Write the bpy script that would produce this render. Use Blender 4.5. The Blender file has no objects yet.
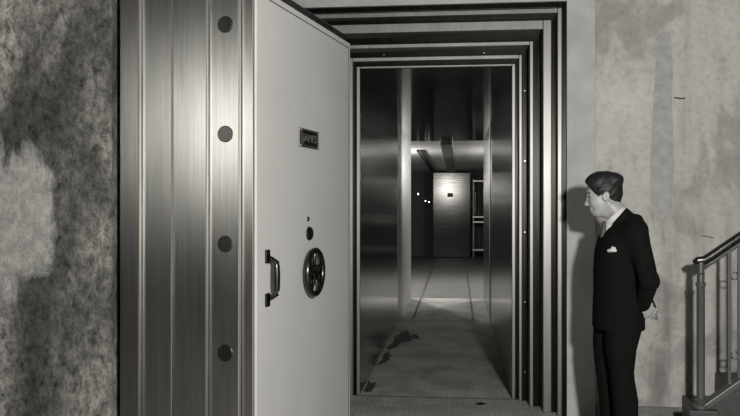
import bpy, bmesh, math, random
import numpy as np
from mathutils import Vector, Matrix
R = random.Random(7)
SC = bpy.context.scene
COL = SC.collection
PI = math.pi

# ------------------------------------------------------------------ camera
F_PX, YAW, CAMZ = 820.0, math.radians(6.12), 1.52
cd = bpy.data.cameras.new('camera'); cd.sensor_width = 36; cd.lens = F_PX / 740 * 36
cd.clip_start = 0.05; cd.clip_end = 100
cam = bpy.data.objects.new('camera', cd); COL.objects.link(cam)
cam.location = (0, 0, CAMZ); cam.rotation_euler = (PI / 2, 0, YAW)
SC.camera = cam

# ------------------------------------------------------------------ world, lights, exposure
w = bpy.data.worlds.new('world'); SC.world = w; w.use_nodes = True
w.node_tree.nodes['Background'].inputs[0].default_value = (0.5, 0.49, 0.46, 1)
w.node_tree.nodes['Background'].inputs[1].default_value = 0.003
SC.view_settings.view_transform = 'Standard'; SC.view_settings.look = 'None'
SC.view_settings.gamma = 1; SC.view_settings.use_curve_mapping = False
SC.view_settings.exposure = 0.70
WARM = (1.0, 0.985, 0.95)

def point(name, loc, power, r=0.1):
    l = bpy.data.lights.new(name, 'POINT'); l.energy = power; l.color = WARM; l.shadow_soft_size = r
    o = bpy.data.objects.new(name, l); o.location = loc; COL.objects.link(o); return o
def area(name, loc, tgt, size, power, sy=None):
    l = bpy.data.lights.new(name, 'AREA'); l.energy = power; l.color = WARM; l.size = size
    if sy: l.shape = 'RECTANGLE'; l.size_y = sy
    o = bpy.data.objects.new(name, l); o.location = loc
    o.rotation_euler = (Vector(tgt) - Vector(loc)).to_track_quat('-Z', 'Y').to_euler(); COL.objects.link(o); return o
point('studio_lamp', (0.90, 0.45, 2.08), 760, 0.10)
sl = area('door_edge_fill', (-3.15, 0.75, 2.25), (-1.35, 3.8, 1.95), 1.4, 0.60, 0.45); sl.data.spread = math.radians(26)  # unseen softbox added to put a highlight band on the door edge
# unseen fill lights added beside the passage mouth to brighten strong room ceiling and floor
point('strong_room_fill', (-1.7, 16.2, 2.3), 220, 0.12)
point('strong_room_fill_east', (1.7, 16.2, 2.3), 220, 0.12)

# ------------------------------------------------------------------ materials
def T(g): return (g * 1.0, g * 0.99, g * 0.955, 1)
MAT = {}
class NT:
    def __init__(s, m): s.t = m.node_tree; s.n = s.t.nodes; s.l = s.t.links
    def new(s, k, **kw):
        x = s.n.new(k)
        for a, b in kw.items(): setattr(x, a, b)
        return x
    def co(s, scale):
        c = s.new('ShaderNodeNewGeometry'); m = s.new('ShaderNodeMapping'); m.inputs['Scale'].default_value = scale
        s.l.new(c.outputs['Position'], m.inputs[0]); return m.outputs[0]
    def noise(s, scale, detail=6, sc=5.0, rough=0.6, dist=0.0):
        x = s.new('ShaderNodeTexNoise'); x.inputs['Scale'].default_value = sc; x.inputs['Detail'].default_value = detail
        x.inputs['Roughness'].default_value = rough; x.inputs['Distortion'].default_value = dist
        s.l.new(s.co(scale), x.inputs['Vector']); return x.outputs[0]
    def ramp(s, src, stops):
        x = s.new('ShaderNodeValToRGB'); e = x.color_ramp.elements
        e[0].position, e[0].color = stops[0][0], T(stops[0][1]); e[1].position, e[1].color = stops[-1][0], T(stops[-1][1])
        for p, c in stops[1:-1]:
            k = e.new(p); k.color = T(c)
        s.l.new(src, x.inputs[0]); return x.outputs[0]
    def mix(s, a, b, f, mode='MIX'):
        x = s.new('ShaderNodeMix', data_type='RGBA', blend_type=mode)
        if isinstance(f, float): x.inputs[0].default_value = f
        else: s.l.new(f, x.inputs[0])
        for i, v in ((6, a), (7, b)):
            if isinstance(v, tuple): x.inputs[i].default_value = v
            else: s.l.new(v, x.inputs[i])
        return x.outputs[2]
    def bump(s, src, strength, dist=0.01):
        x = s.new('ShaderNodeBump'); x.inputs['Strength'].default_value = strength; x.inputs['Distance'].default_value = dist
        s.l.new(src, x.inputs['Height']); return x.outputs[0]
def base(name, g, rough=0.6, metal=0.0, spec=0.5):
    m = bpy.data.materials.new(name); m.use_nodes = True; b = m.node_tree.nodes['Principled BSDF']
    b.inputs['Base Color'].default_value = T(g); b.inputs['Roughness'].default_value = rough
    b.inputs['Metallic'].default_value = metal; b.inputs['Specular IOR Level'].default_value = spec
    MAT[name] = m; return m, b, NT(m)
def simple(name, g, rough=0.6, metal=0.0, spec=0.5, var=0.12, nsc=20):
    m, b, n = base(name, g, rough, metal, spec)
    c = n.ramp(n.noise((1, 1, 1), sc=nsc), [(0.3, g * (1 - var)), (0.7, g * (1 + var))])
    n.l.new(c, b.inputs['Base Color']); return m
def brushed(name, g, rough, var=0.25, aniso=0.6, scale=(30, 30, 0.7), bump=0.1, rvar=0.1, rot=0.0):
    m, b, n = base(name, g, rough, 1.0)
    s1 = n.noise(scale, sc=3.0); s2 = n.noise((2.5, 2.5, 0.5), sc=2.0)
    c = n.mix(n.ramp(s1, [(0.3, g * (1 - var)), (0.7, min(1, g * (1 + var)))]), n.ramp(s2, [(0.3, 0.6), (0.7, 1.0)]), 0.6, 'MULTIPLY')
    n.l.new(c, b.inputs['Base Color'])
    mr = n.new('ShaderNodeMapRange'); mr.inputs['To Min'].default_value = max(0.02, rough - rvar); mr.inputs['To Max'].default_value = rough + rvar
    n.l.new(s1, mr.inputs[0]); n.l.new(mr.outputs[0], b.inputs['Roughness'])
    if aniso:
        tg = n.new('ShaderNodeTangent'); tg.direction_type = 'RADIAL'; tg.axis = 'Z'
        n.l.new(tg.outputs[0], b.inputs['Tangent']); b.inputs['Anisotropic'].default_value = aniso
        b.inputs['Anisotropic Rotation'].default_value = rot
    if bump: n.l.new(n.bump(s1, bump, 0.002), b.inputs['Normal'])
    return m
# rough old plaster of the left pier
m, b, n = base('stained_plaster', 0.2, 0.85, 0, 0.3)
a = n.noise((1, 1, 0.5), sc=1.7, detail=6, rough=0.55, dist=0.5)
c1 = n.ramp(a, [(0.36, 0.05), (0.46, 0.10), (0.53, 0.21), (0.64, 0.34)])
bb = n.noise((1, 1, 0.7), sc=19, detail=12, rough=0.8, dist=0.1)
c2 = n.ramp(bb, [(0.38, 0.15), (0.5, 0.85), (0.6, 1.5)])
cc = n.mix(c1, c2, 1.0, 'MULTIPLY')
# pale worn patch with an edge of its own
g = n.new('ShaderNodeNewGeometry'); vm = n.new('ShaderNodeVectorMath', operation='SUBTRACT'); n.l.new(g.outputs['Position'], vm.inputs[0]); vm.inputs[1].default_value = (-2.26, 3.95, 1.44)
vs = n.new('ShaderNodeVectorMath', operation='MULTIPLY'); n.l.new(vm.outputs[0], vs.inputs[0]); vs.inputs[1].default_value = (4.0, 0, 2.2)
ln = n.new('ShaderNodeVectorMath', operation='LENGTH'); n.l.new(vs.outputs[0], ln.inputs[0])
ad = n.new('ShaderNodeMath', operation='ADD'); n.l.new(ln.outputs['Value'], ad.inputs[0]); mz = n.new('ShaderNodeMath', operation='MULTIPLY'); mz.inputs[1].default_value = 2.6; n.l.new(n.noise((1, 1, 0.5), sc=4.0, detail=9, rough=0.68, dist=0.3), mz.inputs[0]); n.l.new(mz.outputs[0], ad.inputs[1])
pm = n.ramp(ad.outputs[0], [(0.95, 1.0), (1.0, 0.0)])
mr = n.new('ShaderNodeMapRange'); mr.inputs['From Min'].default_value = 1.95; mr.inputs['From Max'].default_value = 2.3; mr.inputs['To Min'].default_value = 0.9; mr.inputs['To Max'].default_value = 0.0
n.l.new(ad.outputs[0], mr.inputs[0])
cc = n.mix(cc, n.ramp(bb, [(0.38, 0.27), (0.6, 0.52)]), mr.outputs[0])
vo = n.new('ShaderNodeTexVoronoi', feature='DISTANCE_TO_EDGE'); vo.inputs['Scale'].default_value = 3.2
mp = n.new('ShaderNodeMapping'); n.l.new(n.co((1, 1, 1)), mp.inputs[0]); nz = n.new('ShaderNodeTexNoise'); nz.inputs['Scale'].default_value = 9; n.l.new(mp.outputs[0], nz.inputs['Vector'])
av = n.new('ShaderNodeVectorMath', operation='ADD'); n.l.new(mp.outputs[0], av.inputs[0]); n.l.new(nz.outputs['Color'], av.inputs[1]); n.l.new(av.outputs[0], vo.inputs['Vector'])
cr = n.ramp(vo.outputs['Distance'], [(0.0, 0.55), (0.012, 1.0)])
cc = n.mix(cc, cr, 0.8, 'MULTIPLY')
n.l.new(cc, b.inputs['Base Color']); n.l.new(n.bump(bb, 0.7, 0.02), b.inputs['Normal'])
# patched plaster of the right wall
m, b, n = base('patched_plaster', 0.4, 0.8, 0, 0.3)
a = n.noise((1, 1, 0.7), sc=1.6, detail=9, rough=0.6, dist=0.5)
c1 = n.ramp(a, [(0.3, 0.30), (0.47, 0.44), (0.50, 0.56), (0.7, 0.66)])
bb = n.noise((1, 1, 1), sc=24, detail=8, rough=0.7)
cc = n.mix(c1, n.ramp(bb, [(0.33, 0.62), (0.5, 0.9), (0.65, 1.0)]), 0.6, 'MULTIPLY')
wv = n.noise((3.2, 3.2, 0.35), sc=1.0, detail=5)
cc = n.mix(cc, n.ramp(wv, [(0.36, 0.42), (0.45, 0.85), (0.6, 1.0)]), 0.7, 'MULTIPLY')
n.l.new(cc, b.inputs['Base Color']); n.l.new(n.bump(bb, 0.35, 0.01), b.inputs['Normal'])
simple('patch_plaster', 0.38, 0.8, nsc=14, var=0.2)
simple('smooth_plaster', 0.45, 0.7, nsc=5, var=0.16)
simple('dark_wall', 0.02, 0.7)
simple('stone_base', 0.16, 0.7, var=0.3, nsc=12)
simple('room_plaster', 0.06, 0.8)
simple('white_paint', 0.60, 0.42, nsc=2.2, var=0.05)
simple('white_paint_trim', 0.62, 0.4, nsc=3, var=0.04)
simple('seam', 0.02, 0.6)
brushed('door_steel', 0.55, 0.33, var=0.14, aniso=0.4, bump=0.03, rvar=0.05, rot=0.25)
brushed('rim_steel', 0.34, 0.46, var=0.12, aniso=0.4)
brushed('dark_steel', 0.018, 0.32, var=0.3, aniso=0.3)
brushed('wall_steel', 0.5, 0.17, var=0.12, aniso=0.0, scale=(5, 5, 0.3), bump=0.04, rvar=0.05)
simple('panel_steel', 0.62, 0.35, metal=0.25, var=0.1)
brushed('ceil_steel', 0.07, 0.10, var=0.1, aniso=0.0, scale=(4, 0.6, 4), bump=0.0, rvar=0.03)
simple('room_ceiling', 0.75, 0.35, nsc=1.2, var=0.15)
brushed('far_steel', 0.09, 0.17, var=0.1, aniso=0.0, scale=(0.6, 0.6, 9), bump=0.5, rvar=0.05)
simple('duct_paint', 0.07, 0.4)
brushed('bolt_steel', 0.11, 0.4, aniso=0.0, bump=0.05)
brushed('hardware', 0.10, 0.26, aniso=0.0, bump=0.0, rvar=0.03)
simple('hardware_mid', 0.10, 0.5)
brushed('hardware_light', 0.6, 0.3, aniso=0.0, bump=0.0)
brushed('rail_brass', 0.14, 0.3, aniso=0.0, bump=0.0)
simple('rail_iron', 0.09, 0.4)
simple('stair_string', 0.05, 0.5, var=0.3)
# floors
def floor_mat(name, g, tile, line=0.75, var=0.3):
    m, b, n = base(name, g, 0.6, 0, 0.4)
    br = n.new('ShaderNodeTexBrick'); br.offset = 0.0; br.inputs['Scale'].default_value = 1.0
    br.inputs['Brick Width'].default_value = tile; br.inputs['Row Height'].default_value = tile; br.inputs['Mortar Size'].default_value = tile * 0.09
    br.inputs['Color1'].default_value = T(1.0); br.inputs['Color2'].default_value = T(0.86); br.inputs['Mortar'].default_value = T(line)
    n.l.new(n.co((1, 1, 1)), br.inputs['Vector'])
    a = n.noise((1, 1, 1), sc=2.3, detail=9, rough=0.65, dist=0.4)
    c = n.ramp(a, [(0.3, g * (1 - var)), (0.5, g), (0.7, g * (1 + var))])
    c = n.mix(c, br.outputs['Color'], 0.9, 'MULTIPLY')
    n.l.new(c, b.inputs['Base Color']); n.l.new(n.bump(br.outputs['Fac'], -0.3, 0.003), b.inputs['Normal']); return m
floor_mat('tile_floor', 0.50, 0.045, 0.7, 0.4)
floor_mat('passage_floor', 0.52, 0.045, 0.8, 0.4)
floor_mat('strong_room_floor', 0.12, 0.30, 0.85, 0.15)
simple('floor_stain', 0.05, 0.7, var=0.4)
# figure
m, b, n = base('skin', 0.42, 0.5, 0, 0.4)
n.l.new(n.ramp(n.noise((1, 1, 1), sc=18), [(0.3, 0.35), (0.7, 0.43)]), b.inputs['Base Color'])
simple('hair', 0.012, 0.55, var=0.5, nsc=120, spec=0.25)
m, b, n = base('suit_cloth', 0.006, 0.9, 0, 0.08)
nn = n.noise((1, 1, 0.5), sc=14); n.l.new(n.bump(nn, 0.25, 0.01), b.inputs['Normal'])
simple('shirt', 0.62, 0.7); simple('tie', 0.05, 0.6, var=0.6, nsc=80); simple('shoe', 0.015, 0.3); simple('eye', 0.04, 0.2); simple('brow', 0.03, 0.6)
m, b, n = base('bulb', 1.0, 0.5); b.inputs['Emission Color'].default_value = (1, 0.97, 0.9, 1); b.inputs['Emission Strength'].default_value = 5

# every base colour scaled down to cut bounced light and deepen the shadows
for m in MAT.values():
    b = m.node_tree.nodes['Principled BSDF']; i_ = b.inputs['Base Color']; n = NT(m); KD = 0.60
    if i_.is_linked:
        src = i_.links[0].from_socket; m.node_tree.links.new(n.mix(src, (KD, KD, KD, 1), 1.0, 'MULTIPLY'), i_)
    else:
        c = i_.default_value; i_.default_value = (c[0]*KD, c[1]*KD, c[2]*KD, 1)
# ------------------------------------------------------------------ helpers
class MB:
    def __init__(s): s.bm = bmesh.new()
    def box(s, x0, x1, y0, y1, z0, z1):
        v = [s.bm.verts.new(p) for p in ((x0,y0,z0),(x1,y0,z0),(x1,y1,z0),(x0,y1,z0),(x0,y0,z1),(x1,y0,z1),(x1,y1,z1),(x0,y1,z1))]
        for f in ((3,2,1,0),(4,5,6,7),(0,1,5,4),(1,2,6,5),(2,3,7,6),(3,0,4,7)): s.bm.faces.new([v[i] for i in f])
        return s
    def obox(s, o, ax, ay, az):            # origin corner and three edge vectors
        o, ax, ay, az = map(Vector, (o, ax, ay, az))
        v = [s.bm.verts.new(p) for p in (o, o+ax, o+ax+ay, o+ay, o+az, o+ax+az, o+ax+ay+az, o+ay+az)]
        for f in ((3,2,1,0),(4,5,6,7),(0,1,5,4),(1,2,6,5),(2,3,7,6),(3,0,4,7)): s.bm.faces.new([v[i] for i in f])
        return s
    def tube(s, pts, r, n=12, cap=True, closed=False):
        pts = [Vector(p) for p in pts]; rs = r if isinstance(r, (list, tuple)) else [r] * len(pts); rings = []
        N = len(pts); ref = None
        for i, p in enumerate(pts):
            if closed: d = pts[(i+1) % N] - pts[i-1]
            else: d = pts[min(i+1, N-1)] - pts[max(i-1, 0)]
            if d.length < 1e-9: d = Vector((0, 0, 1))
            d.normalize()
            if ref is None: ref = Vector((0, 0, 1)) if abs(d.z) < 0.9 else Vector((1, 0, 0))
            u = d.cross(ref)
            if u.length < 1e-3: u = d.orthogonal()
            u.normalize(); v = d.cross(u); ref = -v if False else ref
            rings.append([s.bm.verts.new(p + (u*math.cos(2*PI*k/n) + v*math.sin(2*PI*k/n)) * rs[i]) for k in range(n)])
        for i in range(N if closed else N-1):
            a, b = rings[i], rings[(i+1) % N]
            for k in range(n): s.bm.faces.new((a[k], a[(k+1)%n], b[(k+1)%n], b[k]))
        if cap and not closed:
            s.bm.faces.new(rings[0][::-1]); s.bm.faces.new(rings[-1])
        return s
    def lathe(s, c, axis, prof, n=24):     # prof: list of (distance along axis, radius)
        a = Vector(axis).normalized(); c = Vector(c)
        return s.tube_prof(c, a, prof, n)
    def tube_prof(s, c, a, prof, n):
        u = a.orthogonal().normalized(); v = a.cross(u); rings = []
        for h, r in prof:
            rings.append([s.bm.verts.new(c + a*h + (u*math.cos(2*PI*k/n) + v*math.sin(2*PI*k/n)) * max(r, 1e-4)) for k in range(n)])
        for i in range(len(rings)-1):
            for k in range(n): s.bm.faces.new((rings[i][k], rings[i][(k+1)%n], rings[i+1][(k+1)%n], rings[i+1][k]))
        s.bm.faces.new(rings[0][::-1]); s.bm.faces.new(rings[-1]); return s
    def prism(s, poly, d):                 # 3D polygon extruded by vector d
        a = [s.bm.verts.new(Vector(p)) for p in poly]; b = [s.bm.verts.new(Vector(p)+Vector(d)) for p in poly]
        s.bm.faces.new(a[::-1]); s.bm.faces.new(b); k = len(a)
        for i in range(k): s.bm.faces.new((a[i], a[(i+1)%k], b[(i+1)%k], b[i]))
        return s
    def build(s, name, mat, parent=None, bevel=0.0, smooth=False, **tags):
        bmesh.ops.recalc_face_normals(s.bm, faces=s.bm.faces[:])
        me = bpy.data.meshes.new(name); s.bm.to_mesh(me); s.bm.free()
        return link_mesh(name, me, mat, parent, bevel, smooth, **tags)
def world_loc(o):
    v = Vector((0, 0, 0))
    while o: v += o.location; o = o.parent
    return v
def link_mesh(name, me, mat, parent=None, bevel=0.0, smooth=False, **tags):
    me.materials.append(MAT[mat]); o = bpy.data.objects.new(name, me); COL.objects.link(o)
    if parent:
        o.parent = parent; me.transform(Matrix.Translation(-world_loc(parent)))
    else:                                   # put the origin at the thing's base
        cs = [v.co for v in me.vertices]
        c = Vector(((min(v.x for v in cs)+max(v.x for v in cs))/2, (min(v.y for v in cs)+max(v.y for v in cs))/2, min(v.z for v in cs)))
        me.transform(Matrix.Translation(-c)); o.location = c
    if bevel:
        b = o.modifiers.new('bevel', 'BEVEL'); b.width = bevel; b.segments = 2; b.limit_method = 'ANGLE'
    if smooth:
        for p in me.polygons: p.use_smooth = True
        if smooth == 'auto':
            me.set_sharp_from_angle(angle=math.radians(38))
    for k, v in tags.items(): o[k] = v
    return o
def thing(name, label, cat, loc, group=None):
    o = bpy.data.objects.new(name, None); o.empty_display_size = 0.1; COL.objects.link(o); o.location = loc
    o['label'] = label; o['category'] = cat
    if group: o['group'] = group
    return o
def struct(name, mb, mat, **k):
    return mb.build(name, mat, kind='structure', **k)
def ang(px): return math.atan((px - 370) / F_PX) - YAW       # bearing from the corridor axis, + to the right
def on_y(px, py, Y):                                          # point seen at a pixel at corridor depth Y
    t = ang(px); X = Y * math.tan(t); zc = Y / math.cos(t) * math.cos(t + YAW)
    return Vector((X, Y, CAMZ - (py - 208) / F_PX * zc))
def zat(py, X, Y):
    zc = Y * math.cos(YAW) - X * math.sin(YAW)
    zc = -X * math.sin(YAW) + Y * math.cos(YAW)
    return CAMZ - (py - 208) / F_PX * zc

# ------------------------------------------------------------------ structure
D = 6.07; CX = -0.182; PIER = 3.95 * math.tan(ang(111.5)); XL, XR = -0.79, 0.427; PZ = 2.65; Y1, Y2 = 6.61, 13.87
FX = 0.784; FZ = 3.02                     # outer edge of the door frame
LX = 2 * CX - FX
struct('floor', MB().box(-4, 4.5, -3.5, 6.59, -0.15, 0), 'tile_floor')
struct('trim_4', MB().box(XL - 0.05, XR + 0.05, 6.59, 6.606, -0.15, 0.0008), 'seam')
struct('floor_passage', MB().box(XL - 0.3, XR + 0.3, 6.606, Y2, -0.15, 0), 'passage_floor')
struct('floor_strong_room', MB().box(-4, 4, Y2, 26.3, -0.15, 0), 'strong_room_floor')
struct('ceiling', MB().box(-4, 4.5, -3.5, D + 0.3, 4.3, 4.5), 'room_plaster')
struct('wall_front', MB().box(FX, 4.5, D, D+0.3, 0, 4.3).box(-2.9, LX, D, D+0.3, 0, 4.3).box(LX, FX, D, D+0.3, FZ, 4.3), 'patched_plaster')
struct('wall_left', MB().box(-3.9, PIER, 3.95, D, 0, 4.3), 'stained_plaster')
struct('wall_west', MB().box(-4, -3.8, -3.5, 3.95, 0, 4.3), 'room_plaster')
struct('wall_right', MB().box(4.4, 4.6, -3.5, D, 0, 4.3), 'room_plaster')
struct('wall_back', MB().box(-4, 4.5, -3.7, -3.5, 0, 4.3), 'room_plaster')
CW = 0.202
def ushape(mb, xi, xo, zi, zo, y0, y1, z0=0.0):               # U-shaped ring round the opening (xi, xo are half widths)
    mb.box(CX - xo, CX - xi, y0, y1, z0, zo); mb.box(CX + xi, CX + xo, y0, y1, z0, zo); mb.box(CX - xi, CX + xi, y0, y1, zi, zo)
    return mb
h0 = FX - CX
struct('trim_1', ushape(MB(), h0, h0 + CW, FZ, FZ + 0.25, D - 0.018, D + 0.01), 'smooth_plaster', bevel=0.003)
# faded rectangular patch of darker plaster on the right wall
pp = [on_y(x, y, D - 0.001) for x, y in ((650, 160), (657, 38), (662, 30), (671, 33), (673, 70), (672, 100), (674, 165), (672, 215), (651, 212))]
struct('trim_2', MB().prism(pp, (0, -0.0012, 0)), 'patch_plaster')
b0 = D
struct('baseboard_right', MB().box(FX + CW + 0.0, 4.4, D - 0.022, D, 0, 0.095), 'stone_base', bevel=0.004)
# passage
struct('wall_passage_left', MB().box(XL - 0.3, XL, Y1 + 0.02, 10.78, 0, PZ), 'wall_steel')
struct('wall_passage_left_inner', MB().box(XL - 0.3, XL, 10.80, Y2, 0, PZ), 'panel_steel')
struct('wall_passage_right', MB().box(XR, XR + 0.3, Y1 + 0.02, 10.93, 0, PZ), 'wall_steel')
struct('wall_passage_right_inner', MB().box(XR, XR + 0.3, 11.16, Y2, 0, PZ), 'wall_steel')
struct('trim_3', MB().box(XR - 0.006, XR + 0.3, 10.93, 11.16, 0, PZ).box(XL - 0.3, XL - 0.01, 10.78, 10.80, 0, PZ), 'seam')
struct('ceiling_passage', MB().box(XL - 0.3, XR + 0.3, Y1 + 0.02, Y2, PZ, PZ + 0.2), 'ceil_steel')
# strong room
struct('ceiling_strong_room', MB().box(-4, 4, Y2, 26.3, PZ, PZ + 0.2), 'room_ceiling')
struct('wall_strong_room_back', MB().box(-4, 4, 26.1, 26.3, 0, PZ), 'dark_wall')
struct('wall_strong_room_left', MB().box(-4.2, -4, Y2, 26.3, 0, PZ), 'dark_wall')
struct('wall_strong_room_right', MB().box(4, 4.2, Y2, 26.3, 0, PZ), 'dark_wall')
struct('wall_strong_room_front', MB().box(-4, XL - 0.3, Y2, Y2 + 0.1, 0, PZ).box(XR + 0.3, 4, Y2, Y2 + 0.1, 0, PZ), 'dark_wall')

# ------------------------------------------------------------------ stepped steel frame round the opening
fr = thing('vault_door_frame', 'stepped steel vault door frame of nested dark and bright rims around the passage', 'door frame', (CX, D, 0)); fr['kind'] = 'thing'
# (px inner, px outer, top y inner edge, front depth, material)
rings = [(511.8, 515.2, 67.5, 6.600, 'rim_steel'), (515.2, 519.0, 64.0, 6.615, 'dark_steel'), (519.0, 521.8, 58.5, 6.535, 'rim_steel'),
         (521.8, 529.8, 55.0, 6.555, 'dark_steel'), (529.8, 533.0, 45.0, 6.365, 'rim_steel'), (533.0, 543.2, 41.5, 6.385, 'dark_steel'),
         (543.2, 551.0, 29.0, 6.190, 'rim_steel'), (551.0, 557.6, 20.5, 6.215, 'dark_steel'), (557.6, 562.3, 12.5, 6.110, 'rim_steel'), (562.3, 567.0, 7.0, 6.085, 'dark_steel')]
hw = [on_y(a, 208, y).x - CX for a, b_, t, y, m_ in rings] + [h0]
zz = [zat(t, CX + h_, y) for (a, b_, t, y, m_), h_ in zip(rings, hw)] + [FZ]
zz[0] = PZ; hw[0] = XR - CX
fparts = []
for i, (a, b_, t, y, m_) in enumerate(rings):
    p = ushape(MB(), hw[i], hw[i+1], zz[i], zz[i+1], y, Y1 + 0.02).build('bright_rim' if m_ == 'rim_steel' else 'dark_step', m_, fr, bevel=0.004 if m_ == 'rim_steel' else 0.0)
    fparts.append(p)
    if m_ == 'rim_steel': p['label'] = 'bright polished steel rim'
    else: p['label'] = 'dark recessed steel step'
xm = CX + (hw[3] + hw[4]) / 2; yf = rings[3][3]
pin = None
def rivet(x, z, y, par):
    global pin
    if pin is None:
        pin = MB().lathe((x, y, z), (0, -1, 0), [(-0.01, 0.008), (0.006, 0.008), (0.010, 0.004)], 10).build('rivet', 'hardware_light', par, smooth='auto'); pin['_x'] = x; return
    c = pin.copy(); COL.objects.link(c); c.parent = par; c.location = (x - pin0[0], 0, z - pin0[1])
pin0 = (xm, zat(91, xm, yf))
for py in (91, 161, 232, 302, 372): rivet(xm, zat(py, xm, yf), yf, fparts[3])
zt = (zz[3] + zz[4]) / 2
for px in (384, 484): rivet(on_y(px, 52, yf).x, zt, yf, fparts[3])
del pin['_x']

# ------------------------------------------------------------------ vault door, swung open
N0 = Vector((-0.996, 3.93, 0)); FAR = Vector((-0.724, 5.42, 0)); L = (FAR - N0).length; E = (FAR - N0) / L; NN = Vector((-E.y, E.x, 0))
ZT = 2.62; ZB = 0.03
def tpx(px, s):                                              # thickness coordinate seen at a pixel for an edge set out by s
    k = math.tan(ang(px)); p = N0 - E * s                     # (p.x + t n.x) = k (p.y + t n.y)
    return (k * p.y - p.x) / (NN.x - k * NN.y)
vd = thing('vault_door', 'massive open vault door with stepped brushed steel edge and white painted face', 'vault door', N0 + Vector((-0.1, 0.7, 0))); vd['kind'] = 'thing'
S = [0.0, 0.028, 0.055, 0.068, 0.095, 0.10]
B = [252.5, 241.5, 209.0, 173.0, 142.0, 119.8]
ts = [0.0] + [tpx(B[i], S[i-1]) for i in range(1, 6)]
def layer(a0, a1, t0, t1, z0, z1): return MB().obox(N0 + E*a0 + NN*t0 + Vector((0, 0, z0)), E*(a1-a0), NN*(t1-t0), Vector((0, 0, z1-z0)))
lays = []
for i in range(5):
    s = S[i]
    o = layer(-s, L + s, ts[i], ts[i+1], ZB - (0.0 if i == 0 else 0.01), ZT).build('stepped_plate', 'door_steel', vd, bevel=0.004)
    lays.append(o)
TOPS = 9
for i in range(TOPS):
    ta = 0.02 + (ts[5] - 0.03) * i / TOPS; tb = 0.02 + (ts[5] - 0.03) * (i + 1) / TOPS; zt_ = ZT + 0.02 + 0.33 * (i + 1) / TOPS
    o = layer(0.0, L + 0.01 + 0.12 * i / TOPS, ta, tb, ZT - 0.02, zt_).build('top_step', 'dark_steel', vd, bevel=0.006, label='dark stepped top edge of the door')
# painted inner face, with a narrow raised border
panel = layer(0.012, L - 0.006, -0.012, 0.0005, ZB, ZT - 0.006).build('face_panel', 'white_paint', vd, bevel=0.003, label='white painted inner face of the vault door')
sm = MB()
q = 0.038
def face_strip(mb, a0, a1, z0, z1, d0, d1):
    mb.obox(N0 + E*a0 - NN*d0 + Vector((0, 0, z0)), E*(a1-a0), -NN*(d1-d0), Vector((0, 0, z1-z0))); return mb
face_strip(sm, 0.02, L - q - 0.003, ZT - q - 0.006, ZT - q, 0.010, 0.0128)
face_strip(sm, L - q - 0.006, L - q, ZB, ZT - q, 0.010, 0.0128)
sm.build('panel_seam', 'seam', panel)
# locking bolts in the edge
p1 = N0 - E * S[1]; zc1 = -p1.x * math.sin(YAW) + p1.y * math.cos(YAW)
tm = tpx(225.3, S[1])
for py in (24.5, 134, 244, 353):
    c = p1 + NN * tm + Vector((0, 0, zat(py, (p1 + NN*tm).x, (p1 + NN*tm).y)))
    MB().lathe(c, -E, [(-0.02, 0.041), (0.004, 0.041), (0.007, 0.038)], 32).build('locking_bolt', 'bolt_steel', lays[1], smooth='auto', label='dark round end of a locking bolt')
def fpt(px, py):                                             # point of the painted face seen at a pixel
    k = math.tan(ang(px)); o = N0 - NN * 0.012
    a = (k * o.y - o.x) / (E.x - k * E.y); p = o + E * a
    return Vector((p.x, p.y, zat(py, p.x, p.y)))
OUT = -NN; UP = Vector((0, 0, 1))
# name plate
c = fpt(308.6, 139); hwp, hhp = (fpt(318, 139) - fpt(299, 139)).length / 2, 0.053
np_ = MB().obox(c - E*hwp - UP*hhp, E*2*hwp, OUT*0.006, UP*2*hhp).build('name_plate', 'hardware', vd, bevel=0.004, label='small dark cast name plate with corner screws')
brd = MB()
for a_, b_, c_, d_ in ((-1, 1, 0.80, 0.88), (-1, 1, -0.88, -0.80)):
    brd.obox(c + OUT*0.008 - E*hwp*0.86 + UP*hhp*c_, E*2*hwp*0.86, OUT*0.003, UP*hhp*0.07)
for k in (-0.88, 0.84): brd.obox(c + OUT*0.008 + E*hwp*k - UP*hhp*0.85, E*hwp*0.05, OUT*0.003, UP*hhp*1.7)
brd.build('plate_border', 'hardware_mid', np_)
for sx in (-1, 1):
    for sz in (-1, 1):
        MB().lathe(c + E*hwp*0.9*sx + UP*hhp*0.84*sz + OUT*0.006, OUT, [(0, 0.009), (0.006, 0.007), (0.008, 0.003)], 12).build('screw', 'hardware_light', np_, smooth='auto')
# raised lettering
cu = bpy.data.curves.new('lettering', 'FONT'); cu.body = 'JAMES'; cu.size = 0.062; cu.extrude = 0.0015; cu.align_x = 'CENTER'; cu.align_y = 'CENTER'
to = bpy.data.objects.new('lettering_tmp', cu); COL.objects.link(to); bpy.context.view_layer.update()
tm_ = bpy.data.meshes.new_from_object(to.evaluated_get(bpy.context.evaluated_depsgraph_get())); bpy.data.objects.remove(to)
M = Matrix.Identity(4)
for i, v in enumerate((E, UP, OUT)): M[0][i], M[1][i], M[2][i] = v.x, v.y, v.z
wd = max(v.co.x for v in tm_.vertices) - min(v.co.x for v in tm_.vertices); kx = 2*hwp*0.72 / wd
tm_.transform(Matrix.Diagonal((kx, 1, 1, 1))); tm_.transform(M); tm_.transform(Matrix.Translation(c + OUT*0.009))
link_mesh('lettering', tm_, 'hardware_mid', np_)
# small keyhole cover and dial boss
for px, py, r, h_ in ((307.8, 219, 0.014, 0.010), (308.6, 233.5, 0.040, 0.022)):
    c = fpt(px, py)
    MB().lathe(c - OUT*0.002, OUT, [(0, r), (h_*0.5, r), (h_, r*0.75), (h_*1.2, r*0.3)], 24).build('keyhole_cover' if r < 0.02 else 'lock_boss', 'hardware', vd, smooth='auto')
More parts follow.
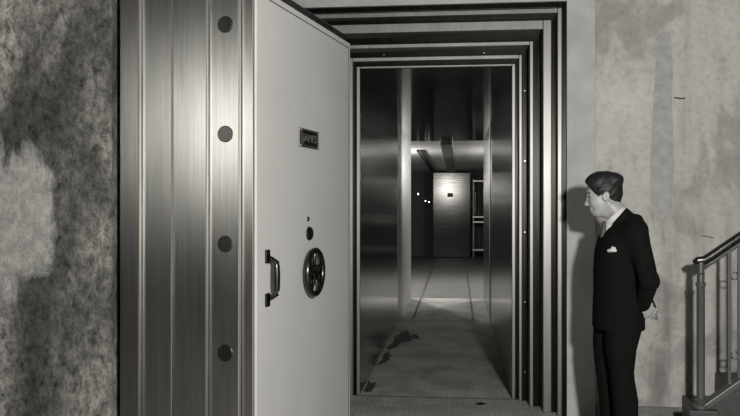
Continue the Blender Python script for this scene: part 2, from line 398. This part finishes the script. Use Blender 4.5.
# hand wheel
c = fpt(308.6, 272); Rw = 0.125; o_ = 0.04
wh = MB(); rc = c + OUT * o_
wh.tube([rc + (E*math.cos(2*PI*k/40) + UP*math.sin(2*PI*k/40)) * Rw for k in range(40)], 0.017, 10, closed=True)
wh = wh.build('hand_wheel', 'hardware', vd, smooth=True, label='dark metal hand wheel with five spokes')
hb = MB().lathe(c, OUT, [(0, 0.05), (0.008, 0.05), (0.012, 0.026), (o_ - 0.01, 0.026), (o_, 0.040), (o_ + 0.012, 0.040), (o_ + 0.024, 0.02)], 24)
hb.build('hub', 'hardware', wh, smooth='auto')
for k in range(5):
    a_ = 2*PI*k/5 + PI/2; d = E*math.cos(a_) + UP*math.sin(a_); t_ = E*-math.sin(a_) + UP*math.cos(a_)
    pts = [rc + d*(0.03 + (Rw-0.03)*u) + t_*0.012*math.sin(u*PI) for u in (0, .25, .5, .75, 1)]
    MB().tube(pts, [0.013, 0.011, 0.009, 0.010, 0.013], 8).build('spoke', 'hardware', wh, smooth=True)
# pull handle
ct, cb = fpt(266.2, 256.5), fpt(266.2, 300)
hd = MB()
H0 = cb - UP*0.0; H1 = ct
pts = []
for u in np.linspace(0, 1, 15):
    off = 0.052 * min(1, math.sin(u*PI)*2.4); pts.append(H0.lerp(H1, u) + OUT*off + E*0.012)
rr = [0.012 + 0.006*math.sin(u*PI) for u in np.linspace(0, 1, 15)]
hd = hd.tube(pts, rr, 12).build('pull_handle', 'hardware', vd, smooth=True, label='dark D-shaped pull handle')
for p in (ct, cb):
    MB().obox(p - E*0.02 - UP*0.035, E*0.05, OUT*0.012, UP*0.07).build('handle_foot', 'hardware', hd, bevel=0.006)
# hinges at the far side
for z in (0.55, 2.2):
    hp = N0 + E*(L + 0.10) + NN*(ts[5] - 0.10) + UP*z
    hx = MB().tube_prof(hp, UP, [(-0.12, 0.05), (0.12, 0.05)], 20).obox(hp + Vector((-0.06, 0, -0.10)), (0.12, 0, 0), (0, D - hp.y - 0.019, 0), (0, 0, 0.20))
    hx.build('hinge', 'dark_steel', vd, smooth='auto')

# ------------------------------------------------------------------ strong room fittings
p0 = on_y(433, 173, 25.0); p2 = on_y(470.5, 258, 25.0)
fd = thing('steel_door_leaf', 'plain steel door leaf at the far end of the passage with small lock plate', 'door', ((p0.x+p2.x)/2, 25.0, 0))
MB().box(p0.x, p2.x, 25.0, 25.07, 0.02, 2.59).build('panel', 'far_steel', fd, bevel=0.01)
q_ = on_y(450, 195, 24.98); MB().box(q_.x - 0.08, q_.x + 0.08, 24.965, 25.0, q_.z - 0.06, q_.z + 0.06).build('lock_plate', 'seam', fd, bevel=0.01)
fd.rotation_euler.z = math.radians(6.8)
MB().box(p0.x + 0.1, p2.x - 0.1, 25.06, 25.4, 0, 0.2).build('foot_block', 'dark_steel', fd)
rk = thing('storage_rack', 'dark metal storage rack with thin shelves right of the far steel door leaf', 'rack', (0.95, 25.2, 0))
for x in (0.45, 1.6):
    for y in (25.0, 25.5): MB().box(x, x + 0.04, y, y + 0.04, 0, 2.4).build('upright', 'bolt_steel', rk)
for pz in (181, 217, 222, 250):
    z = zat(pz, 0.6, 25.0); MB().box(0.45, 1.64, 24.98, 25.54, z - 0.02, z + 0.02).build('shelf', 'panel_steel', rk)
MB().tube([(0.52, 24.95, 2.0), (0.52, 24.95, 1.35)], 0.03, 10).build('streak_tube', 'hardware_light', rk)  # pale upright tube made for a bright vertical streak
# ceiling strips
t1 = thing('ceiling_duct', 'broad dark steel duct running along the middle of the strong room ceiling', 'duct', (-0.19, 19.5, 2.55))
MB().box(-0.30, -0.09, 13.9, 25.6, 2.585, PZ).build('casing', 'duct_paint', t1, bevel=0.004)
MB().box(-0.27, -0.12, 13.86, 13.9, 2.59, PZ).build('end_cap', 'seam', t1)
MB().box(-0.80, -0.70, 15.9, 25.6, 2.62, PZ).build('ceiling_rail', 'seam', None, label='narrow black rail on the ceiling left of the broad duct', category='rail')
# floor tracks
for (xa, ya), (xb, yb), lab in (((413, 319), (436, 259), 'left dark track rail set in the floor leading to the far door leaf'), ((473.3, 321), (465.2, 259), 'right dark track rail set in the floor leading to the far door leaf')):
    def fl(px, py):
        zc = F_PX * CAMZ / (py - 208); t = ang(px); r = zc / math.cos(t + YAW); return Vector((r*math.sin(t), r*math.cos(t), 0))
    a_, b2 = fl(xa, ya), fl(xb, yb); d = (b2 - a_); wv_ = Vector((0.016, 0, 0))
    MB().prism([a_ - wv_, a_ + wv_, b2 + wv_, b2 - wv_], (0, 0, 0.004)).build('track_rail', 'seam', None, label=lab, category='rail', group='floor tracks')
for (px, py, lab) in ((418, 194, 'small glowing bulb highest and farthest left in the dark strong room'), (425.5, 201, 'small glowing bulb just left of its twin in the dark strong room'), (429, 202, 'small glowing bulb nearest the far steel door leaf')):
    p = on_y(px, py, 25.9); bl = thing('wall_bulb', lab, 'light bulb', p - Vector((0, 0, 0.05)), 'small bulbs in the strong room')
    MB().lathe(p + Vector((0, 0.2, 0)), (0, -1, 0), [(0, 0.05), (0.12, 0.05), (0.15, 0.03)], 12).build('socket', 'seam', bl)
    k = bmesh.new(); bmesh.ops.create_uvsphere(k, u_segments=12, v_segments=8, radius=0.022 if px < 420 else 0.016, matrix=Matrix.Translation(p))
    x_ = MB(); x_.bm.free(); x_.bm = k; x_.build('bulb', 'bulb', bl, smooth=True)
# dirt stains by the left wall of the passage
def stain(pts, z, lab):
    poly = []
    n_ = len(pts)
    for i in range(n_):
        a_, b_ = Vector(pts[i]), Vector(pts[(i+1) % n_])
        for u in (0, .25, .5, .75):
            p = a_.lerp(b_, u); poly.append((max(XL + 0.004, p.x + R.uniform(-.02, .02)), p.y + R.uniform(-.05, .05), z))
    return MB().prism(poly, (0, 0, 0.0015)).build('dirt_stain', 'floor_stain', None, label=lab, category='stain')
stain([(-0.75, 8.8), (-0.66, 8.9), (-0.63, 9.2), (-0.52, 9.5), (-0.42, 9.55), (-0.50, 9.9), (-0.58, 9.8), (-0.62, 10.3), (-0.70, 10.0), (-0.74, 9.4)], 0.0, 'largest ragged dark dirt stain beside the left passage wall')
stain([(-0.78, 7.9), (-0.70, 8.0), (-0.68, 8.35), (-0.72, 8.7), (-0.77, 8.5)], 0.0, 'narrow dark dirt stain against the left passage wall, before the largest stain')
stain([(-0.78, 6.75), (-0.70, 6.78), (-0.68, 6.95), (-0.73, 7.1), (-0.78, 7.15)], 0.0, 'small dark dirt stain on the floor just inside the left frame')
stain([(0.13, 6.41), (0.18, 6.40), (0.22, 6.42), (0.17, 6.43)], 0.0, 'tiny dark scuff on the floor before the passage threshold')

# ------------------------------------------------------------------ stair and railing at the right
SY = 5.55
def sp(px, py): return on_y(px, py, SY)
st = thing('staircase', 'dark stone staircase rising to the right along the plaster wall', 'staircase', (2.2, 5.8, 0))
a_ = sp(703, 403); b_ = sp(740, 377); sl = (b_.z - a_.z) / (b_.x - a_.x)
x0 = a_.x - 0.02; xe = 4.35
rise = 0.17; run = rise / sl
for k in range(9):
    xs = x0 + 0.02 + k * run
    if xs > xe - 0.1: break
    MB().box(xs, min(xe, xs + run), SY + 0.04, D - 0.025, 0, max(0.1, a_.z - 0.06 + k * rise)).build('step', 'stair_string', st, bevel=0.006)
def sz(x): return a_.z + (x - a_.x) * sl
MB().prism([(x0, SY - 0.03, 0), (xe, SY - 0.03, 0), (xe, SY - 0.03, sz(xe) - 0.05), (x0, SY - 0.03, sz(x0) - 0.05)], (0, 0.06, 0)).build('closed_string', 'stair_string', st)
MB().prism([(x0, SY - 0.045, sz(x0) - 0.05), (xe, SY - 0.045, sz(xe) - 0.05), (xe, SY - 0.045, sz(xe)), (x0, SY - 0.045, sz(x0))], (0, 0.09, 0)).build('string_cap', 'rail_iron', st, bevel=0.006)
MB().box(x0 - 0.09, x0 + 0.10, SY - 0.09, SY + 0.09, 0, a_.z - 0.03).build('newel_plinth', 'stair_string', st, bevel=0.01)
rl = thing('stair_railing', 'metal stair railing with round newel post, balusters and polished handrail', 'railing', (a_.x - 0.01, SY, a_.z - 0.03))
nx = sp(700.7, 300).x; zb = a_.z - 0.03; zc_ = sp(700, 285).z; ztop = sp(700, 261).z
MB().lathe((nx, SY, 0), UP, [(zb, 0.055), (zb+0.02, 0.055), (zb+0.03, 0.035), (zb+0.05, 0.042), (zb+0.06, 0.026), (zc_-0.01, 0.026), (zc_, 0.033), (zc_+0.012, 0.033), (zc_+0.02, 0.024),
   (zc_+0.07, 0.024), (zc_+0.075, 0.029), (zc_+0.08, 0.022), (ztop, 0.022)], 24).build('newel_post', 'rail_iron', rl, smooth='auto')
r0 = sp(700, 259); r1 = sp(740, 236.5); rs = (r1.z - r0.z) / (r1.x - r0.x); rs = (sp(740, 236.5).z - sp(706, 259.5).z) / (sp(740, 236.5).x - sp(706, 259.5).x)
hz = lambda x: sp(706, 259.5).z + (x - sp(706, 259.5).x) * rs
path = [(nx - 0.045, SY, ztop - 0.012), (nx - 0.02, SY, ztop + 0.004), (nx + 0.02, SY, ztop + 0.006)] + [(x, SY, hz(x)) for x in (nx + 0.06, nx + 0.3, nx + 0.8, xe)]
MB().tube(path, [0.016, 0.024, 0.027, 0.028, 0.028, 0.028, 0.028], 14).build('handrail', 'rail_brass', rl, smooth=True, label='dark polished handrail curling over the newel post')
MB().tube([(nx, SY, ztop - 0.05)] + [(x, SY, hz(x) - 0.045) for x in (nx + 0.08, nx + 0.4, xe)], 0.010, 8).build('under_rail', 'rail_iron', rl, smooth=True)
bx0 = sp(729.3, 300).x; gap = sp(738.7, 300).x - bx0; per = bx0 - nx
x = bx0
k = 0
while x < xe - 0.1:
    MB().box(x - 0.011, x + 0.011, SY - 0.011, SY + 0.011, sz(x), hz(x) - 0.04).build('baluster', 'rail_iron', rl, bevel=0.003)
    x2 = x + gap
    MB().box(x2 - 0.008, x2 + 0.008, SY - 0.008, SY + 0.008, sz(x2), hz(x2) - 0.04).build('baluster', 'rail_iron', rl, bevel=0.003)
    xmid = x + gap * 0.55
    for pz in (276, 355):
        z = sp(735, pz).z + (x - bx0) * (sl + rs) / 2
        MB().tube([(xmid + 0.022*math.cos(t), SY, z + 0.024*math.sin(t)) for t in np.linspace(0, 2*PI, 17)[:-1]], 0.005, 6, closed=True).build('scroll_ring', 'rail_brass', rl, smooth=True)
    x += per; k += 1

# ------------------------------------------------------------------ small marks on the right wall
p = on_y(679, 98.5, D)
MB().tube([(p.x - 0.035, D - 0.004, p.z + 0.006), (p.x - 0.01, D - 0.012, p.z + 0.002), (p.x + 0.02, D - 0.012, p.z - 0.004), (p.x + 0.04, D - 0.004, p.z + 0.004)], 0.005, 6).build('wall_staple', 'seam', None, label='small bent dark wire stuck in the plaster above the stair newel', category='wire')
p = on_y(707, 236.5, D)
MB().tube([(p.x - 0.04, D - 0.003, p.z + 0.006), (p.x + 0.0, D - 0.006, p.z), (p.x + 0.04, D - 0.003, p.z - 0.008)], 0.003, 6).build('wall_scratch', 'seam', None, label='thin dark scratch in the plaster just above the handrail curl', category='scratch')

# ================================================================== the man (distance-field modelling, meshed by surface nets)
MP = Vector((0.956, 5.10, 0)); LS = Vector((MP.x, MP.y, 0)).normalized()
FW = Vector((-LS.y, LS.x, 0)); LF = Vector((-LS.x, -LS.y, 0))      # forward (to photo left) and the side towards the camera
VX = 0.0055
class Field:
    def __init__(s, lo, hi, vx=VX):
        s.lo = np.array(lo, float); s.vx = vx; s.n = np.ceil((np.array(hi) - s.lo) / vx).astype(int) + 1
        s.F = np.full(s.n, 1.0, np.float32)
    def region(s, lo, hi, pad):
        a = np.maximum(0, np.floor((np.array(lo) - pad - s.lo) / s.vx).astype(int)); b = np.minimum(s.n, np.ceil((np.array(hi) + pad - s.lo) / s.vx).astype(int) + 1)
        sl_ = tuple(slice(i, max(i, j)) for i, j in zip(a, b)); g = [s.lo[k] + np.arange(sl_[k].start, sl_[k].stop) * s.vx for k in range(3)]
        return sl_, g[0][:, None, None], g[1][None, :, None], g[2][None, None, :]
    def add(s, sl_, d, k, sub=False):
        A = s.F[sl_]
        if sub:
            h = np.clip(0.5 - 0.5 * (A + d) / k, 0, 1); s.F[sl_] = A * (1 - h) + (-d) * h + k * h * (1 - h)
        else:
            h = np.clip(0.5 + 0.5 * (A - d) / k, 0, 1); s.F[sl_] = A * (1 - h) + d * h - k * h * (1 - h)
    def cap(s, a, b, ra, rb, k=0.02, sub=False):
        a, b = np.array(a, float), np.array(b, float); m = max(ra, rb)
        sl_, X, Y, Z = s.region(np.minimum(a, b), np.maximum(a, b), m + 0.07)
        if s.F[sl_].size == 0: return
        d = b - a; L2 = max((d * d).sum(), 1e-9)
        t = np.clip(((X - a[0]) * d[0] + (Y - a[1]) * d[1] + (Z - a[2]) * d[2]) / L2, 0, 1)
        q = np.sqrt((X - a[0] - t*d[0])**2 + (Y - a[1] - t*d[1])**2 + (Z - a[2] - t*d[2])**2) - (ra + (rb - ra) * t)
        s.add(sl_, q, k, sub)
    def ell(s, c, r, k=0.02, tilt=0.0, sub=False):          # tilt: rotation in the f-z plane
        c, r = np.array(c, float), np.array(r, float); m = r.max(); sl_, X, Y, Z = s.region(c, c, m + 0.07)
        if s.F[sl_].size == 0: return
        ct_, st_ = math.cos(tilt), math.sin(tilt); x = X - c[0]; z = Z - c[2]; u = x*ct_ + z*st_; v = -x*st_ + z*ct_
        q0 = np.sqrt((u/r[0])**2 + ((Y-c[1])/r[1])**2 + (v/r[2])**2); q1 = np.sqrt((u/r[0]**2)**2 + ((Y-c[1])/r[1]**2)**2 + (v/r[2]**2)**2)
        s.add(sl_, q0 * (q0 - 1) / np.maximum(q1, 1e-6), k, sub)
    def loft(s, rows, k=0.02, yaw=0.0, grow=0.0):           # rows: z, centre f, centre l, radius f, radius l
        rows = sorted(rows); R_ = np.array(rows); z0, z1 = R_[0, 0], R_[-1, 0]; m = R_[:, 3:5].max() + np.abs(R_[:, 1:3]).max()
        sl_, X, Y, Z = s.region((-m, -m, z0), (m, m, z1), 0.06); zc = np.clip(Z, z0, z1)
        cf, cl, rf, rlt = (np.interp(zc.ravel(), R_[:, 0], R_[:, i]).reshape(zc.shape) for i in (1, 2, 3, 4))
        rf = rf + grow; rlt = rlt + grow
        cy, sy = math.cos(yaw), math.sin(yaw); x = X*cy + Y*sy; y = -X*sy + Y*cy
        q0 = (np.abs((x-cf)/rf)**2.3 + np.abs((y-cl)/rlt)**2.3)**(1/2.3)
        d = (q0 - 1) * np.minimum(rf, rlt); dz = np.abs(Z - zc); d = np.where(dz > 0, np.sqrt(np.maximum(d, 0)**2 + dz**2) + np.minimum(d, 0)*0, d)
        s.add(sl_, d, k)
    def mesh(s, name, smooth_it=0):
        F = s.F; n = F.shape; ins = F < 0
        def sh(a, dx, dy, dz): return a[dx:n[0]-1+dx, dy:n[1]-1+dy, dz:n[2]-1+dz]
        cnt = sum(sh(ins, i, j, k).astype(np.int8) for i in (0, 1) for j in (0, 1) for k in (0, 1)); act = (cnt > 0) & (cnt < 8)
        idx = np.argwhere(act); vid = np.full(act.shape, -1, np.int64); vid[act] = np.arange(len(idx))
        P = np.zeros((len(idx), 3)); W = np.zeros(len(idx)); I, J, K = idx.T
        cs = [(i, j, k) for i in (0, 1) for j in (0, 1) for k in (0, 1)]
        for ca in cs:
            for ax in range(3):
                if ca[ax]: continue
                cb_ = list(ca); cb_[ax] = 1
                fa = F[I+ca[0], J+ca[1], K+ca[2]]; fb = F[I+cb_[0], J+cb_[1], K+cb_[2]]; m_ = (fa < 0) != (fb < 0)
                t = np.where(m_, fa / np.where(m_, fa - fb, 1), 0); q = np.tile(np.array(ca, float), (len(idx), 1)); q[:, ax] += t
                P[m_] += q[m_]; W[m_] += 1
        V = s.lo + (idx + P / W[:, None]) * s.vx
        faces = []
        for ax in range(3):
            a1, a2 = (ax+1) % 3, (ax+2) % 3; sa = [slice(0, m_) for m_ in n]; sb = list(sa); sa[ax] = slice(0, n[ax]-1); sb[ax] = slice(1, n[ax])
            A, Bq = ins[tuple(sa)], ins[tuple(sb)]; e = np.argwhere(A != Bq)
            e = e[(e[:, a1] > 0) & (e[:, a2] > 0) & (e[:, a1] < n[a1]-1) & (e[:, a2] < n[a2]-1)]
            flip = A[tuple(e.T)]
            def vv(o1, o2):
                q = e.copy(); q[:, a1] += o1; q[:, a2] += o2; return vid[tuple(q.T)]
            q = np.stack([vv(-1, -1), vv(0, -1), vv(0, 0), vv(-1, 0)], 1); q[~flip] = q[~flip][:, ::-1]; faces.append(q)
        Fc = np.concatenate(faces)
        Wd = np.outer(V[:, 0], np.array(FW)) + np.outer(V[:, 1], np.array(LF)) + np.outer(V[:, 2], (0, 0, 1)) + np.array(MP)
        me = bpy.data.meshes.new(name); me.from_pydata(Wd.tolist(), [], Fc.tolist()); me.update(); return me
BY = math.radians(17)                                        # torso turned a little towards the camera
def rot(p): return (p[0]*math.cos(BY) - p[1]*math.sin(BY), p[0]*math.sin(BY) + p[1]*math.cos(BY), p[2])
torso = [(1.455, -.075, 0, .050, .075), (1.43, -.070, 0, .075, .13), (1.40, -.052, 0, .108, .175), (1.34, -.038, 0, .138, .195), (1.26, -.028, 0, .150, .195), (1.14, -.012, 0, .143, .180),
         (1.02, -.005, 0, .135, .172), (.92, -.01, 0, .144, .185), (.795, -.01, 0, .146, .19)]
SHn, ELn, WRn = rot((-.06, .175, 1.385)), (-.180, .24, 1.10), (-.150, .125, .955)
SHf, ELf, WRf = rot((-.06, -.175, 1.385)), (-.10, -.26, 1.10), (-.19, -.06, .915)
def legs(fld, g):
    fld.loft([(.90, -.015, .09, .115, .105), (.80, -.01, .092, .105, .10), (.68, .005, .095, .088, .090), (.55, .0, .095, .070, .075), (.50, -.005, .095, .069, .074), (.38, -.022, .095, .073, .073), (.20, -.03, .095, .065, .066), (.09, -.025, .095, .072, .068)], 0.03, BY, g)
    fld.loft([(.90, -.005, -.09, .115, .105), (.80, .005, -.092, .105, .10), (.68, .025, -.095, .088, .090), (.55, .03, -.095, .072, .075), (.38, .01, -.095, .070, .072), (.20, .0, -.095, .064, .065), (.09, .01, -.095, .070, .068)], 0.03, BY, g)
body = Field((-.32, -.36, -.01), (.26, .36, 1.76))
body.loft([(z, cf, cl, rf-.035, rl_-.03) for z, cf, cl, rf, rl_ in torso[2:]], 0.03, BY)
body.loft(torso[:3], 0.03, BY, -.018)
legs(body, -.018)
for A_, B_, C_ in ((SHn, ELn, WRn), (SHf, ELf, WRf)):
    body.cap(A_, B_, .050, .030, .03); body.cap(B_, C_, .030, .024, .02)
for sgn, ffx in ((1, -.03), (-1, .0)):
    a = rot((ffx, .095*sgn, .05)); b2 = rot((ffx + .14, .105*sgn, .03)); body.cap(a, b2, .035, .026, .02); body.cap(rot((ffx - .04, .095*sgn, .035)), a, .03, .03, .02)
# neck and head
body.cap((-.060, 0, 1.43), (.035, 0, 1.54), .060, .056, .03)
body.ell((.070, 0, 1.640), (.100, .076, .090), .02)
body.ell((.105, 0, 1.570), (.066, .060, .092), .03, tilt=-0.28)
for sg in (1, -1):
    body.cap((.048, .052*sg, 1.545), (.112, .018*sg, 1.487), .020, .017, .02)
    body.ell((.112, .040*sg, 1.555), (.035, .022, .035), .02)
    body.cap((.020, .040*sg, 1.52), (-.03, .05*sg, 1.45), .02, .02, .03)
body.cap((.085, 0, 1.505), (.060, 0, 1.50), .035, .04, .03)
body.ell((.126, 0, 1.486), (.018, .020, .017), .012)
body.cap((.166, -.028, 1.606), (.166, .028, 1.606), .009, .009, .014)
for sg in (1, -1):
    body.ell((.166, .032*sg, 1.583), (.014, .018, .013), .010, sub=True)
    body.ell((.148, .032*sg, 1.582), (.013, .014, .012), .004)
body.cap((.160, 0, 1.598), (.180, 0, 1.541), .0085, .0100, .010)
for sg in (1, -1): body.ell((.171, .011*sg, 1.538), (.010, .007, .007), .006)
body.cap((.146, -.018, 1.519), (.146, .018, 1.519), .008, .008, .012)
body.cap((.153, -.014, 1.511), (.153, .014, 1.511), .005, .005, .006)
body.cap((.145, -.013, 1.499), (.145, .013, 1.499), .006, .006, .006)
body.cap((.156, -.024, 1.505), (.156, .024, 1.505), .0032, .0032, .003, sub=True)
for sg in (1, -1):
    body.ell((.060, .080*sg, 1.590), (.021, .010, .030), .006, tilt=0.25)
    body.ell((.064, .092*sg, 1.592), (.010, .011, .018), .003, tilt=0.25, sub=True)
# hands: the near hand rests in the far one behind the back
def hand(W, palm, dirs, r=.0085, thumb=None, spread=(0, 1, 0)):
    W = np.array(W, float); pd = np.array(palm, float); sp_ = np.array(spread, float)
    for k, u in enumerate((-.028, -.009, .010, .028)):
        k0 = W + pd * .085 + sp_ * u; body.cap(W + sp_ * u * .6, k0, .013, .0115, .008)
        ln_ = (.062, .074, .068, .052)[k]; p = k0; d = pd.copy()
        for j, fr_ in enumerate((.42, .32, .26)):
            d = d + np.array(dirs, float) * (.35 + .1 * j); d /= np.linalg.norm(d); p2_ = p + d * ln_ * fr_
            body.cap(p, p2_, r - .0006 * j, r - .0006 * (j + 1), .003); p = p2_
    t0 = W + pd * .02 - sp_ * .024; t1_ = t0 + pd * .035 - sp_ * .026 + np.array(dirs, float) * .012; t2_ = t1_ + pd * .032 + np.array(dirs, float) * .008
    body.cap(t0, t1_, .012, .010, .006); body.cap(t1_, t2_, .010, .0085, .004)
hand(WRn, np.array((-.50, -.55, -.55)), (-.1, -.55, .1), spread=(-.55, -.15, .75))
hand(WRf, np.array((-.25, .93, -.25)), (-.3, .35, .25), spread=(-.3, .15, -.94))
person = link_mesh('person', body.mesh('person'), 'skin', None, smooth=True, label='dark-haired young man in dark suit, head bowed, hands clasped behind his back', category='person')
# jacket
jk = Field((-.34, -.38, .74), (.26, .38, 1.56))
jk.loft(torso, 0.03, BY)
for A_, B_, C_ in ((SHn, ELn, WRn), (SHf, ELf, WRf)):
    jk.cap(A_, B_, .064, .053, .05); jk.cap(B_, C_, .053, .040, .02)
jk.cap(rot((-.09, .08, 1.44)), rot((-.07, .15, 1.405)), .045, .05, .04); jk.cap(rot((-.09, -.08, 1.44)), rot((-.07, -.15, 1.405)), .045, .05, .04)
jk.cap((-.075, 0, 1.40), (.030, 0, 1.50), .082, .075, .02)                      # collar stand
_x = jk.lo[0] + np.arange(jk.n[0]) * jk.vx; _z = jk.lo[2] + np.arange(jk.n[2]) * jk.vx
_c = np.interp(_x, [-.2, .053, .085, .2], [1.69, 1.395, 1.368, 1.355])
jk.F = np.maximum(jk.F, (_z[None, None, :] - _c[:, None, None]) / 1.5).astype(np.float32)
# creases
for z, dz in ((1.16, .03), (1.06, -.03), (1.25, -.05)): jk.cap((-.24, .22, z), (-.10, .31, z + dz), .006, .004, .015, sub=True)
link_mesh('jacket', jk.mesh('jacket'), 'suit_cloth', person, smooth=True, label='dark suit jacket')
tr = Field((-.28, -.34, .04), (.26, .34, .95)); legs(tr, 0.0)
link_mesh('trousers', tr.mesh('trousers'), 'suit_cloth', person, smooth=True, label='dark suit trousers')
for sgn, ffx in ((1, -.03), (-1, .0)):
    sh_ = Field((-.2, -.3, -.005), (.3, .3, .14))
    a = rot((ffx, .095*sgn, .055)); sh_.cap(a, rot((ffx + .15, .105*sgn, .033)), .048, .036, .02); sh_.cap(rot((ffx - .06, .095*sgn, .045)), a, .042, .045, .02)
    sh_.F = np.maximum(sh_.F, (0.004 - (sh_.lo[2] + np.arange(sh_.n[2]) * sh_.vx))[None, None, :]).astype(np.float32)
    link_mesh('shoe', sh_.mesh('shoe'), 'shoe', person, smooth=True)
# shirt collar
cl_ = Field((-.16, -.12, 1.36), (.16, .12, 1.58), .004)
cl_.cap((-.065, 0, 1.40), (.035, 0, 1.52), .076, .068, .01)
cl_.cap((.02, 0, 1.42), (.045, .015, 1.37), .055, .03, .02)
_x = cl_.lo[0] + np.arange(cl_.n[0]) * cl_.vx; _z = cl_.lo[2] + np.arange(cl_.n[2]) * cl_.vx
cl_.F = np.maximum(cl_.F, ((_z[None, None, :] - 1.53 + .855 * (_x[:, None, None] + .04)) / 1.32)).astype(np.float32)
link_mesh('shirt_collar', cl_.mesh('shirt_collar'), 'shirt', person, smooth=True, label='stiff white shirt collar')
ti = Field((-.02, -.06, 1.20), (.20, .12, 1.50), .004)
ti.cap((.070, .018, 1.425), (.072, .024, 1.405), .016, .014, .006); ti.cap((.073, .028, 1.40), (.080, .035, 1.35), .013, .018, .01)
link_mesh('necktie', ti.mesh('necktie'), 'tie', person, smooth=True, label='dark patterned necktie')
pq = Field((-.1, .0, 1.20), (.2, .22, 1.36), .003)
# handkerchief sits on the jacket's left breast: find the cloth surface seen at its place
def jac_surface(f, z):
    js = jk; i = int(round((f - js.lo[0]) / js.vx)); k_ = int(round((z - js.lo[2]) / js.vx)); col_ = np.where(js.F[i, :, k_] < 0)[0]
    return js.lo[1] + col_.max() * js.vx if len(col_) else 0.1
for (u0, v0, u1, v1, r_) in ((609.5, 250.5, 616.0, 250.2, .010), (612, 249.5, 615.0, 247.8, .010), (613.5, 248.0, 613.0, 246.6, .006)):
    A2 = ((617 - u0) / 169, CAMZ - (v0 - 208) / 169); B2 = ((617 - u1) / 169, CAMZ - (v1 - 208) / 169)
    pq.cap((A2[0], jac_surface(*A2) + .001, A2[1]), (B2[0], jac_surface(*B2) + .004, B2[1]), r_, r_ * .8, .008)
link_mesh('pocket_handkerchief', pq.mesh('pocket_handkerchief'), 'shirt', person, smooth=True, label='white folded handkerchief in breast pocket')
# hair
hr = Field((-.10, -.13, 1.50), (.24, .13, 1.80), .004)
hr.ell((.074, 0, 1.642), (.104, .083, .096), .02)
hr.ell((.125, .01, 1.680), (.060, .062, .040), .03)
hr.ell((.005, 0, 1.69), (.048, .062, .038), .02)
hr.ell((.07, 0, 1.700), (.085, .06, .038), .03)
hr.cap((.095, .073, 1.63), (.100, .070, 1.585), .012, .008, .01); hr.cap((.095, -.073, 1.63), (.100, -.070, 1.585), .012, .008, .01)
hr.cap((.02, 0, 1.61), (.02, 0, 1.56), .054, .045, .03)
gz = hr.lo[2] + np.arange(hr.n[2]) * hr.vx; gx = hr.lo[0] + np.arange(hr.n[0]) * hr.vx; gy = hr.lo[1] + np.arange(hr.n[1]) * hr.vx
GX, GY, GZ = np.meshgrid(gx, gy, gz, indexing='ij')
hr.F += (0.0004*np.sin(GZ*330 + GX*120 + 5*np.sin(GY*40)) + 0.0012*np.sin(GX*110 + GZ*100 + GY*90)).astype(np.float32)
zmin = np.interp(gx, [-.1, -.018, .035, .06, .085, .107, .13, .178, .20], [1.52, 1.540, 1.572, 1.612, 1.600, 1.588, 1.610, 1.668, 1.70])
hr.F = np.maximum(hr.F, ((zmin[:, None, None] - GZ) * 0.8)).astype(np.float32)
link_mesh('hair', hr.mesh('hair'), 'hair', person, smooth=True, label='short dark wavy hair')
for nm, mt, lst in (('eyebrow', 'brow', (((.176, .016, 1.610), (.158, .052, 1.610), .0055),)), ('eyelid', 'eye', (((.163, .022, 1.584), (.153, .047, 1.586), .0045),))):
    for a, b2, r_ in lst:
        for sg in (1, -1):
            W3 = lambda q: MP + FW*q[0] + LF*q[1]*sg + UP*q[2]
            MB().tube([W3(a), W3(b2)], r_, 8).build(nm, mt, person, smooth=True)
